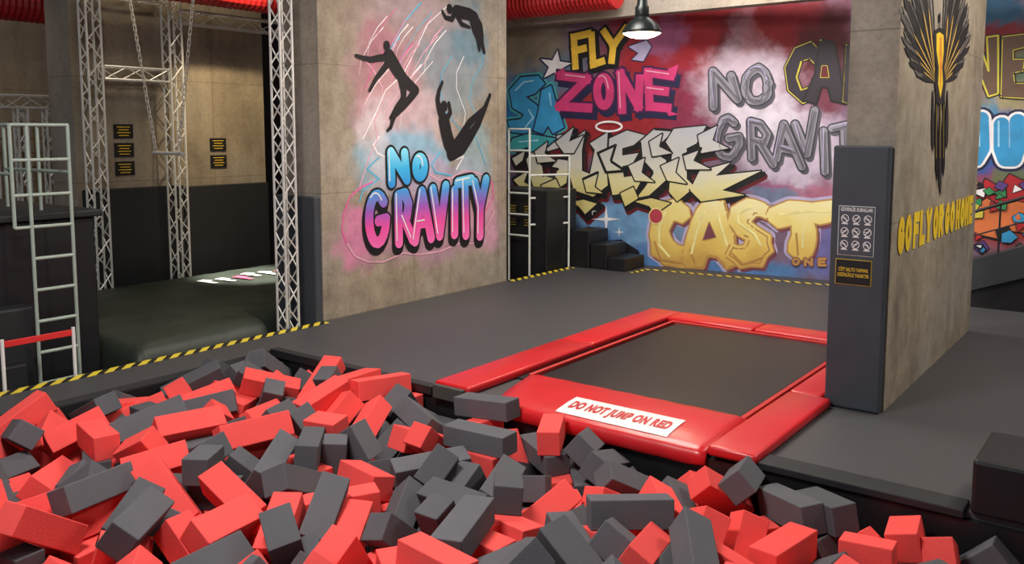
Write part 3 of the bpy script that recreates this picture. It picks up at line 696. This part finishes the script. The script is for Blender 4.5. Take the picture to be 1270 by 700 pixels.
# slim body with legs
p.poly([(1157,38),(1164,34),(1172,38),(1173,60),(1170,84),(1172,104),(1170,124),(1165,132),(1160,124),(1158,104),(1160,84),(1156,60)],K2,9)
p.poly([(1160,42),(1164,40),(1169,44),(1169,64),(1167,84),(1168,104),(1165,122),(1162,104),(1163,84),(1160,64)],YE,10)
p.poly([(1164,46),(1166,46),(1167,80),(1165,112),(1164,90)],OR,11)
p.stroke([(1162,122),(1160,160),(1161,200),(1162,232)],5.5,K,9.5,w2=2); p.stroke([(1168,122),(1170,160),(1168,200),(1167,240)],5.5,K,9.6,w2=2)
for x0,x1,yb,m in ((1156,1156,190,K2),(1160,1161,226,K),(1165,1165,246,K2),(1170,1169,222,K),(1174,1173,186,K2)): feather((x0,112),(x1,yb),1.8,m,8+.1*(x0%5))
for x in (1160,1165,1169): p.stroke([(x,130),(x-.5,166),(x-.5,196)],.9,YE,11)
p.stroke([(1164,20),(1164,25)],9,K,11.5); p.stroke([(1164,28),(1164,36)],4,K,11.5)
p.finish("painted_bird_mural","dark winged figure with spread grey feathers and yellow body","mural figure")
SLG=empty("painted_slogan",(PX1,5.95,1.1)); tag(SLG,"bold yellow block letters GO FLY OR GO HOME on pillar","graffiti")
u=5.97
for word in "GO FLY OR GO HOME".split():
    for ch in word:
        p=Piece(W_rp,True)
        q=((u+.038,1.22),(u+.140,1.22),(u+.140,1.04),(u+.038,1.04))
        for st in p.quad(q,ch): p.stroke(st,.072,YE,1,sharp=(ch not in 'GO'))
        u+=.192
        p.finish("letter","",None,SLG)
    u+=.035

# graffiti: back wall
random.seed(13)
GD=paint((240,196,66)); CR=paint((240,230,160)); MG=paint((200,54,114)); NV=paint((26,28,66)); RD=paint((170,30,40)); SV=paint((138,136,148)); DG=paint((54,54,64)); LV=paint((176,168,204)); SB=paint((50,145,198)); LB=paint((150,208,238)); DR=paint((92,14,24)); TQ=paint((60,160,170))
p=Piece(W_back)
for ch,q in (('F',((712,46),(730,42),(726,78),(714,82))),('L',((734,44),(740,42),(748,76),(736,80))),('Y',((750,40),(776,36),(764,76),(754,74)))):
    for st in p.quad(q,ch): p.stroke([(x+2,y+3) for x,y in st],16,K,1,sharp=True)
    p.letter(ch,q,9,GD,K,3,2,sharp=True)
p.finish("graffiti_lettering","yellow angular letters FLY with heavy black outline")
p=Piece(W_back)
for ch,q in (('Z',((696,94),(728,98),(730,134),(694,132))),('O',((740,98),(756,94),(758,130),(742,132))),('N',((770,92),(794,98),(792,132),(772,136))),('E',((804,90),(832,94),(828,134),(806,132)))):
    for st in p.quad(q,ch): p.stroke([(x+4,y+6) for x,y in st],17,NV,1,sharp=(ch!='O'))
    p.letter(ch,q,11,MG,paint((60,20,70)),2.6,2.2,sharp=(ch!='O'),hi=LPK)
for pts in ([(688,92),(700,84),(702,98)],[(828,86),(842,80),(838,96)],[(826,136),(842,142),(830,144)]): p.poly(pts,MG,4)
p.finish("graffiti_lettering","jagged pink letters ZONE with dark blue shadow")
def star(cx,cy,R,r,n,rot=0): return [(cx+(R if i%2==0 else r)*math.sin(math.radians(rot+i*180/n)),cy-(R if i%2==0 else r)*math.cos(math.radians(rot+i*180/n))) for i in range(2*n)]
p=Piece(W_back); p.shape(star(689,82,20,8,5,8),WH,NV,2,1); p.finish("graffiti_star","white five-pointed star with dark outline")
p=Piece(W_back); p.shape([(780,58),(802,50),(808,58),(798,76),(784,74),(792,66)],LV,NV,1.5,1); p.finish("graffiti_arrow","small lavender arrow shape beside yellow letters")
SV2=paint((108,106,118)); DG2=paint((84,82,94)); 
def rough(p,ch,q,w):
    for k,st in enumerate(p.quad(q,ch)):
        j=[(x+random.uniform(-1.4,1.4),y+random.uniform(-1.4,1.4)) for x,y in st]
        p.stroke([(x+3,y+4) for x,y in j],w+2,DG2,1)
        p.stroke(j,w+3.4,DG,2.2); p.stroke(j,w,SV,3.2)
        p.stroke([(x+1.5,y+2) for x,y in st],w*.35,SV2,4.4)
        p.stroke([(x+random.uniform(-2,0),y-2.4) for x,y in st[:max(2,len(st)//2)]],w*.14,LV,5)
        for t_ in range(2): p.stroke([(x+random.uniform(-3.4,3.4),y+random.uniform(-2.4,2.4)) for x,y in st],.7,DG2,5.4+t_*.2)
p=Piece(W_back)
for ch,q in (('N',((884,88),(908,95),(916,124),(886,132))),('O',((924,88),(950,82),(956,122),(926,130)))): rough(p,ch,q,10)
p.finish("graffiti_lettering","rough silver grey letters NO in pale sprayed glow")
p=Piece(W_back)
for ch,q in (('G',((888,154),(914,142),(920,190),(890,198))),('R',((930,150),(950,154),(958,204),(932,196))),('A',((966,150),(980,156),(996,208),(962,198))),('V',((986,154),(1010,138),(1006,192),(994,192))),('I',((1014,158),(1030,168),(1030,218),(1016,210))),('T',((1032,160),(1062,152),(1056,216),(1040,218)))): rough(p,ch,q,9)
p.finish("graffiti_lettering","rough silver grey letters GRAVITY in pale sprayed glow")
zt=W_back.tr(760,162)[1]; zb=W_back.tr(760,246)[1]
WS=grad_paint("silver_cream_fade",[(0,(212,198,120)),(.22,(220,212,156)),(.42,(210,208,192)),(1,(180,182,190))],zb,zt,amt=.4)
wild=[[(652,200),(664,180),(690,168),(712,166),(698,182),(678,188),(672,204),(674,218),(688,222),(692,210),(682,208),(692,196),(708,198),(704,228),(680,244),(660,232)],
 [(706,178),(726,162),(722,186),(722,212),(732,216),(738,186),(732,178),(754,164),(752,200),(754,230),(736,244),(712,236),(706,214)],
 [(756,172),(778,162),(800,168),(786,180),(772,184),(772,193),(792,190),(784,204),(772,206),(774,220),(800,216),(788,238),(760,242),(754,214)],
 [(794,176),(812,160),(838,162),(824,176),(810,186),(828,198),(828,224),(806,244),(786,248),(800,230),(810,214),(796,198)],
 [(826,176),(836,160),(876,156),(864,178),(852,184),(852,222),(862,232),(840,250),(830,238),(834,188)],
 [(636,222),(656,210),(650,226),(668,236),(694,250),(660,248)],[(856,236),(868,212),(906,202),(888,218),(944,212),(896,236),(924,242),(870,250)],
 [(702,250),(724,246),(744,252),(726,268),(716,256)],[(788,250),(808,246),(832,252),(812,266),(806,256)],
 [(690,176),(712,158),(706,176),(724,168),(712,190),(700,190)],[(742,190),(764,180),(758,200),(776,212),(752,214)],[(780,206),(800,196),(796,214),(812,226),(788,224)],[(820,206),(842,196),(838,214),(852,228),(828,224)],
 [(634,196),(654,184),(650,200),(640,208)],[(866,168),(890,156),(884,174),(904,184),(870,190)],[(672,230),(690,222),(698,240),(684,252)],[(770,240),(786,232),(792,246),(776,256)],[(724,222),(742,214),(738,232),(748,240),(728,238)],
 [(664,188),(680,176),(676,190),(690,200),(668,202)],[(806,176),(822,166),(818,182),(834,190),(810,194)],[(848,192),(870,184),(862,200),(882,210),(852,210)]]
p=Piece(W_back,thin=.7)
for w_ in wild: p.stroke([(x+4,y+7) for x,y in w_],8,DR,.1,closed=True); p.poly([(x+4,y+7) for x,y in w_],DR,.5)
for w_ in wild: p.stroke([(x+3,y+4) for x,y in w_],6,K,.9,closed=True); p.poly([(x+3,y+4) for x,y in w_],K,1.1)
for i,w_ in enumerate(wild): p.stroke(w_,3.4,K,1.5+i*.42,closed=True); p.poly(w_,WS,1.82+i*.42)
p.stroke(arc(756,157,16,6,0,360,24),2.6,WH,11)
p.finish("graffiti_lettering","jagged interlocking silver to cream wildstyle letters")
zt=W_back.tr(900,250)[1]; zb=W_back.tr(900,330)[1]
YB=grad_paint("golden_fade",[(0,(200,160,80)),(.3,(222,190,96)),(.7,(234,216,132)),(1,(238,228,172))],zb,zt,amt=.8)
OC=paint((186,140,76)); DB=paint((120,66,80))
def lumpy(w_,amp,seed):
    r_=random.Random(seed); o=[]
    for i in range(len(w_)):
        a=w_[i]; b=w_[(i+1)%len(w_)]; o.append((a[0]+r_.uniform(-amp,amp)*.5,a[1]+r_.uniform(-amp,amp)*.5))
        L=math.hypot(b[0]-a[0],b[1]-a[1])
        if L>12: o.append(((a[0]+b[0])/2+(a[1]-b[1])/L*-r_.uniform(-1,amp)*.7,(a[1]+b[1])/2+(b[0]-a[0])/L*-r_.uniform(-1,amp)*.7))
    return o
bl=[[(852,258),(840,248),(822,252),(811,268),(806,290),(810,314),(824,328),(846,330),(858,320),(856,306),(842,306),(832,300),(829,286),(834,272),(846,274),(856,268)],
 [(856,288),(866,260),(880,247),(896,252),(904,276),(912,304),(920,324),(902,332),(891,318),(876,316),(870,330),(852,330),(848,312)],
 [(946,252),(926,247),(908,258),(904,276),(914,290),(929,298),(924,306),(908,304),(902,318),(918,332),(944,328),(958,310),(954,292),(940,282),(930,274),(936,267),(950,270),(956,260)],
 [(956,260),(978,252),(1008,254),(1034,250),(1040,266),(1026,276),(1008,276),(1010,296),(1006,314),(992,322),(978,312),(984,292),(984,276),(964,280),(954,272)]]
bl=[lumpy(w_,3,i) for i,w_ in enumerate(bl)]
p=Piece(W_back,thin=.7)
for w_ in bl: p.stroke(w_,14,LV,.2,closed=True); p.poly(w_,LV,.3)
for w_ in bl: p.stroke([(x+3,y+4) for x,y in w_],6,DB,1,closed=True); p.poly([(x+3,y+4) for x,y in w_],DB,1.2)
for i,w_ in enumerate(bl): p.stroke(w_,7,OC,2+.6*i,closed=True); p.poly(w_,YB,2.4+.6*i); p.stroke(w_,3,YB,2.42+.6*i,closed=True)
for pts in ([(880,276),(888,294),(872,298)],): p.shape(pts,DB,OC,1,6)
for pts in ([(826,262),(818,282),(818,304),(830,318)],[(874,262),(864,290),(858,314)],[(932,256),(916,264),(916,276),(936,290),(944,304)],[(968,266),(1000,262),(1026,262)],[(996,282),(996,306)],[(890,264),(902,304)]): p.stroke(pts,3,CR,6.4)
for pts in ([(812,300),(820,322),(846,326)],[(856,310),(862,326)],[(906,312),(922,328),(944,320)],[(988,290),(990,316)]): p.stroke(pts,2.4,OC,6.5)
p.shape(arc(814,268,8,9,0,360,16)[:-1],paint((180,60,76)),CR,1.2,6.6)
for ch,q in (('O',rq(984,991,321,328)),('N',rq(999,1007,321,329)),('E',rq(1016,1024,321,329))): p.letter(ch,q,3,OC,DB,.9,7)
p.finish("graffiti_lettering","loose lumpy pale yellow letters with lavender edge low on wall")
p=Piece(W_back); YO=paint((196,182,62)); DK=paint((40,32,44))
ang=[[(1006,52),(986,60),(974,84),(978,112),(996,128),(1010,122),(1006,108),(994,112),(988,96),(994,76),(1004,72),(1012,80),(1014,60)],[(1018,50),(1034,54),(1048,128),(1032,124),(1028,108),(1018,106),(1012,128),(998,124),(1012,92)],[(1050,56),(1062,54),(1074,90),(1076,56),(1090,60),(1086,130),(1074,128),(1062,92),(1060,130),(1046,126)]]
for i,w_ in enumerate(ang): p.stroke(w_,5,K,.6+i,closed=True); p.stroke(w_,2.2,YO,1+i,closed=True); p.poly(w_,DK,1.4+i)
p.shape([(1020,82),(1026,82),(1028,96),(1018,96)],DR,YO,.8,4.6)
p.finish("graffiti_lettering","dark angular letters with thin olive yellow outlines high on wall")
p=Piece(W_back)
ang=[[(1200,56),(1212,46),(1226,88),(1224,46),(1238,44),(1238,116),(1226,120),(1212,84),(1212,118),(1198,114)],[(1244,46),(1276,42),(1272,58),(1256,62),(1256,74),(1270,74),(1268,88),(1256,90),(1258,104),(1280,104),(1276,122),(1242,120)]]
for i,w_ in enumerate(ang): p.stroke(w_,5,K,.6+i,closed=True); p.stroke(w_,2.2,YO,1+i,closed=True); p.poly(w_,paint((92,70,54)),1.4+i)
p.finish("graffiti_lettering","brown angular letters with thin olive yellow outlines high on wall")
p=Piece(W_back)
for ch,q in (('J',((1196,152),(1222,146),(1224,196),(1196,200))),('U',((1242,154),(1262,150),(1262,198),(1242,198)))): p.letter(ch,q,17,SB,WH,3,1.6,hi=LB,halo=NV,hw=3)
p.finish("graffiti_lettering","blue bubble letters with white outline")
GRN=paint((50,130,80)); OG=paint((205,110,60)); PUR=paint((90,60,130))
p=Piece(W_back)
spk=[([(1186,252),(1200,230),(1216,236),(1222,222),(1240,232),(1252,216),(1268,224),(1290,216),(1300,240),(1270,262),(1246,256),(1215,280),(1192,274)],RD),
 ([(1200,262),(1224,246),(1240,256),(1262,250),(1285,255),(1280,290),(1250,286),(1240,298),(1205,290)],OG)]
for i,(s_,m_) in enumerate(spk): p.shape(s_,m_,K,1.4,.5+i*.6)
rs=random.Random(4)
for i in range(34):
    cx=rs.uniform(1194,1290); cy=rs.uniform(222,312); a0=rs.uniform(0,6.28); k=rs.choice([3,4,4,5]); rr=rs.uniform(6,13)
    pts=[(cx+rr*rs.uniform(.5,1.3)*math.cos(a0+6.283*j/k),cy+rr*rs.uniform(.4,.9)*math.sin(a0+6.283*j/k)) for j in range(k)]
    p.shape(pts,rs.choice([RD,K,OG,YO,GRN,SB,PUR,RD,WH]),K,.8,2+i*.3)
p.finish("graffiti_shapes","dense red, orange, green and black spiky painted shapes")
p=Piece(W_back)
blu=[[(632,112),(646,96),(668,94),(676,104),(664,116),(652,120),(668,132),(670,152),(654,166),(634,164),(630,150),(646,148),(650,142),(636,134)],[(672,112),(684,106),(690,128),(700,158),(686,166),(680,156),(674,166),(662,162),(668,138)],[(636,172),(656,166),(690,172),(676,184),(650,190),(630,184)]]
for i,w_ in enumerate(blu): p.stroke(w_,9,TQ,.3,closed=True); p.stroke(w_,4,NV,1+.8*i,closed=True); p.poly(w_,SB if i<2 else TQ,1.4+.8*i)
for pts in ([(640,112),(650,102),(662,100)],[(656,136),(662,146),(652,158)],[(682,116),(684,130)],[(645,176),(668,174)]): p.stroke(pts,2,LB,4)
p.finish("graffiti_lettering","loose blue letters with navy and turquoise outlines")
for (x,y,R) in ((752,272,18),(768,288,7),(735,262,6)):
    p=Piece(W_back); p.poly(star(x,y,R,R*.16,4),WH,2); p.finish("painted_sparkle","white four-pointed sparkle on light blue paint")
p=Piece(W_back); p.shape([(716,296),(730,282),(742,290),(752,300),(770,298),(792,312),(796,330),(770,328),(740,318),(716,314)],K,NV,1,.4); p.finish("graffiti_shapes","black painted wave below white sparkles")

# ------------------------------------------------------------------ foam blocks: settle with rigid bodies, then freeze
random.seed(21)
def foam_mesh(name,l,w,h,mat):
    V=[];F=[]; boxV(V,F,-l/2,l/2,-w/2,w/2,-h/2,h/2)
    me=bpy.data.meshes.new(name); me.from_pydata(V,[],F)
    bm=bmesh.new(); bm.from_mesh(me); bmesh.ops.bevel(bm,geom=list(bm.edges),offset=.005,segments=2,affect='EDGES',profile=.5); bm.to_mesh(me); bm.free()
    me.materials.append(mat); return me
sizes=[(.40,.14,.14),(.34,.145,.135),(.23,.145,.14),(.44,.15,.125)]
FM={(c_,i):foam_mesh("foam_block",*s,M_fred if c_=='r' else M_fgry) for c_ in 'rg' for i,s in enumerate(sizes)}
V=[(x,y,z) for z in (PF,0) for (x,y) in nb]; n=len(nb)
F=[list(range(n))[::-1],[n+i for i in range(n)]]+[[i,(i+1)%n,n+(i+1)%n,n+i] for i in range(n)]
o=fixn(mesh_obj("floor.003",V,F,M_floor)); structure(o)

tmp=[]
def collider(x0,x1,y0,y1,z0,z1,rot=0,c=None):
    V=[];F=[]; boxV(V,F,-(x1-x0)/2,(x1-x0)/2,-(y1-y0)/2,(y1-y0)/2,-(z1-z0)/2,(z1-z0)/2)
    me=bpy.data.meshes.new("c"); me.from_pydata(V,[],F); o=bpy.data.objects.new("c",me); col.objects.link(o)
    o.location=c if c else ((x0+x1)/2,(y0+y1)/2,(z0+z1)/2); o.rotation_euler=(0,0,rot); tmp.append(o)
collider(-8,3,-2,6,-1.5,PF+.002)
collider(-7,-5.855,-2,6,-1,12); collider(-8,3,4.43,5.5,-1,12); collider(-3.66,-1.98,4.41,5,-.2,12)
collider(.6,2,-2,6,-1,12); collider(-8,3,.2,1.25,-1,12)
cc=F_*2.75; collider(-6,6,-.5,.5,-1,12,YAW,(cc.x,cc.y,5.5))
cand=[]; lay=0; NB=640; z=PF+.2
while len(cand)<NB:
    L_=[]
    for i in range(19):
        for j in range(9):
            x=-5.62+i*.34+(.12 if lay%2 else 0); y=1.5+j*.335
            f=-.6046*x+.7965*y
            if x<-5.64 or x>.40 or y>4.24 or f<3.36: continue
            if lay>2 and x<-3.8 and random.random()<.18: continue
            L_.append((x+random.uniform(-.02,.02),y+random.uniform(-.02,.02),z+random.uniform(-.03,.03)))
    random.shuffle(L_); cand+=L_
    z+=.37; lay+=1
cand=cand[:NB]
blocks=[]
for k,(x,y,z) in enumerate(cand):
    i=random.choices([0,1,2,3],[4,3,3,3])[0]
    o=bpy.data.objects.new("foam_block",FM[('r',i)]); o.location=(x,y,z); o.rotation_mode='XYZ'
    o.rotation_euler=(random.uniform(-1.2,1.2),random.uniform(-1.1,1.1),random.uniform(0,6.28)); col.objects.link(o); o["si"]=i; blocks.append(o)
try:
    bpy.ops.rigidbody.world_add()
    rbw=scn.rigidbody_world; rbw.substeps_per_frame=8; rbw.solver_iterations=12
    for o in bpy.context.selected_objects: o.select_set(False)
    for o in blocks: o.select_set(True)
    bpy.context.view_layer.objects.active=blocks[0]
    bpy.ops.rigidbody.objects_add(type='ACTIVE')
    for o in blocks:
        r=o.rigid_body; r.collision_shape='BOX'; r.mass=1; r.friction=.6; r.restitution=0; r.linear_damping=.08; r.angular_damping=.25; r.use_margin=True; r.collision_margin=.003
        o.select_set(False)
    for o in tmp: o.select_set(True)
    bpy.context.view_layer.objects.active=tmp[0]
    bpy.ops.rigidbody.objects_add(type='PASSIVE')
    for o in tmp: o.rigid_body.collision_shape='BOX'; o.rigid_body.friction=.1; o.select_set(False)
    scn.frame_end=180; rbw.point_cache.frame_start=1; rbw.point_cache.frame_end=180
    for f in range(1,171): scn.frame_set(f)
    dg=bpy.context.evaluated_depsgraph_get()
    res=[o.evaluated_get(dg).matrix_world.copy() for o in blocks]
    for o in blocks+tmp: o.select_set(True)
    bpy.ops.rigidbody.objects_remove()
    bpy.ops.rigidbody.world_remove()
    scn.frame_set(1)
    for o,m in zip(blocks,res): o.matrix_world=m
except Exception as e:
    print("SIM FAIL",e)
for o in tmp: bpy.data.objects.remove(o)
def topz(m,o): return max((m@v.co).z for v in o.data.vertices)
keep=[]
for o in blocks:
    m=o.matrix_world; p=m.translation
    lim=.10 if p.x>-4.2 else .15
    if p.x>-1.7: lim=.03
    if p.y<3.5: lim=max(lim,.14)
    if topz(m,o)>lim: bpy.data.objects.remove(o)
    else: keep.append(o)
blocks=keep
blocks.sort(key=lambda o:o.matrix_world.translation.z)
cut=max(0,len(blocks)-360)
for o in blocks[:cut]: bpy.data.objects.remove(o)
blocks=blocks[cut:]
for o in blocks:
    p=o.matrix_world.translation; i=o["si"]; del o["si"]
    l=p.dot(R_); f=p.dot(F_)
    pr=.56 if l/f<-.15 else .42
    cch='r' if random.random()<pr else 'g'
    o.data=FM[(cch,i)]
    tag(o,("coral red foam block loose in the foam pit" if cch=='r' else "charcoal grey foam block loose in the foam pit"),"foam block",group="foam blocks in the pit")

# ------------------------------------------------------------------ lights
def area(loc,size,power,colr=(1,.95,.88),rot=(0,0,0),sy=None):
    d=bpy.data.lights.new("ceiling_and_fill_light",'AREA'); d.size=size; d.energy=power; d.color=colr
    if sy: d.shape='RECTANGLE'; d.size_y=sy
    o=bpy.data.objects.new("ceiling_and_fill_light",d); o.location=loc; o.rotation_euler=rot; col.objects.link(o)
def spot(loc,target,power,colr,ang):
    d=bpy.data.lights.new("spot_light",'SPOT'); d.energy=power; d.color=colr; d.spot_size=math.radians(ang); d.spot_blend=.7; d.shadow_soft_size=.06
    o=bpy.data.objects.new("spot_light",d); o.location=loc; o.rotation_euler=(Vector(target)-Vector(loc)).to_track_quat('-Z','Y').to_euler(); col.objects.link(o)
area((-3.2,1.6,4.3),1.3,300,(1,.97,.94),(math.radians(18),0,0))
area((-4.2,6.4,4.3),1.0,105,(1,.94,.87))
area((-3.2,8.9,4.3),4.0,165,(1,.94,.88),(math.radians(32),0,0),.6)
area((.6,8.0,4.3),1.0,95,(1,.92,.82))  # added fill lamp, brightens the slogan side of the near pillar
area((.9,6.4,4.3),.6,85,(1,.91,.78),(0,math.radians(35),0))
area((-8.4,5.9,4.3),.8,45,(1,.86,.62),(0,math.radians(28),0))
area((-11.8,4.6,4.3),1.0,45,(1,.88,.74),(0,math.radians(30),0))
area((-4.6,5.8,4.3),.8,65,(1,.88,.72),(0,math.radians(-30),0))
spot((-4.4,6.6,4.1),(-6.4,6.4,.7),120,(1,.84,.62),48)
spot((-8.2,6.4,4.2),(-9.95,6.9,1.7),420,(1,.82,.52),46)
spot((-8.3,6.9,4.2),(-8.9,6.5,0),4500,(1,.96,.84),22)  # added spot standing in for a sunlit patch on the landing mat
pl=bpy.data.lights.new("lamp_light",'POINT'); pl.energy=40; pl.color=(1,.86,.66); pl.shadow_soft_size=.05
o=bpy.data.objects.new("lamp_light",pl); o.location=(c[0],c[1],c[2]-.12); col.objects.link(o)
w=bpy.data.worlds.new("World"); scn.world=w; w.use_nodes=True
w.node_tree.nodes["Background"].inputs[0].default_value=(.75,.8,.9,1); w.node_tree.nodes["Background"].inputs[1].default_value=.29
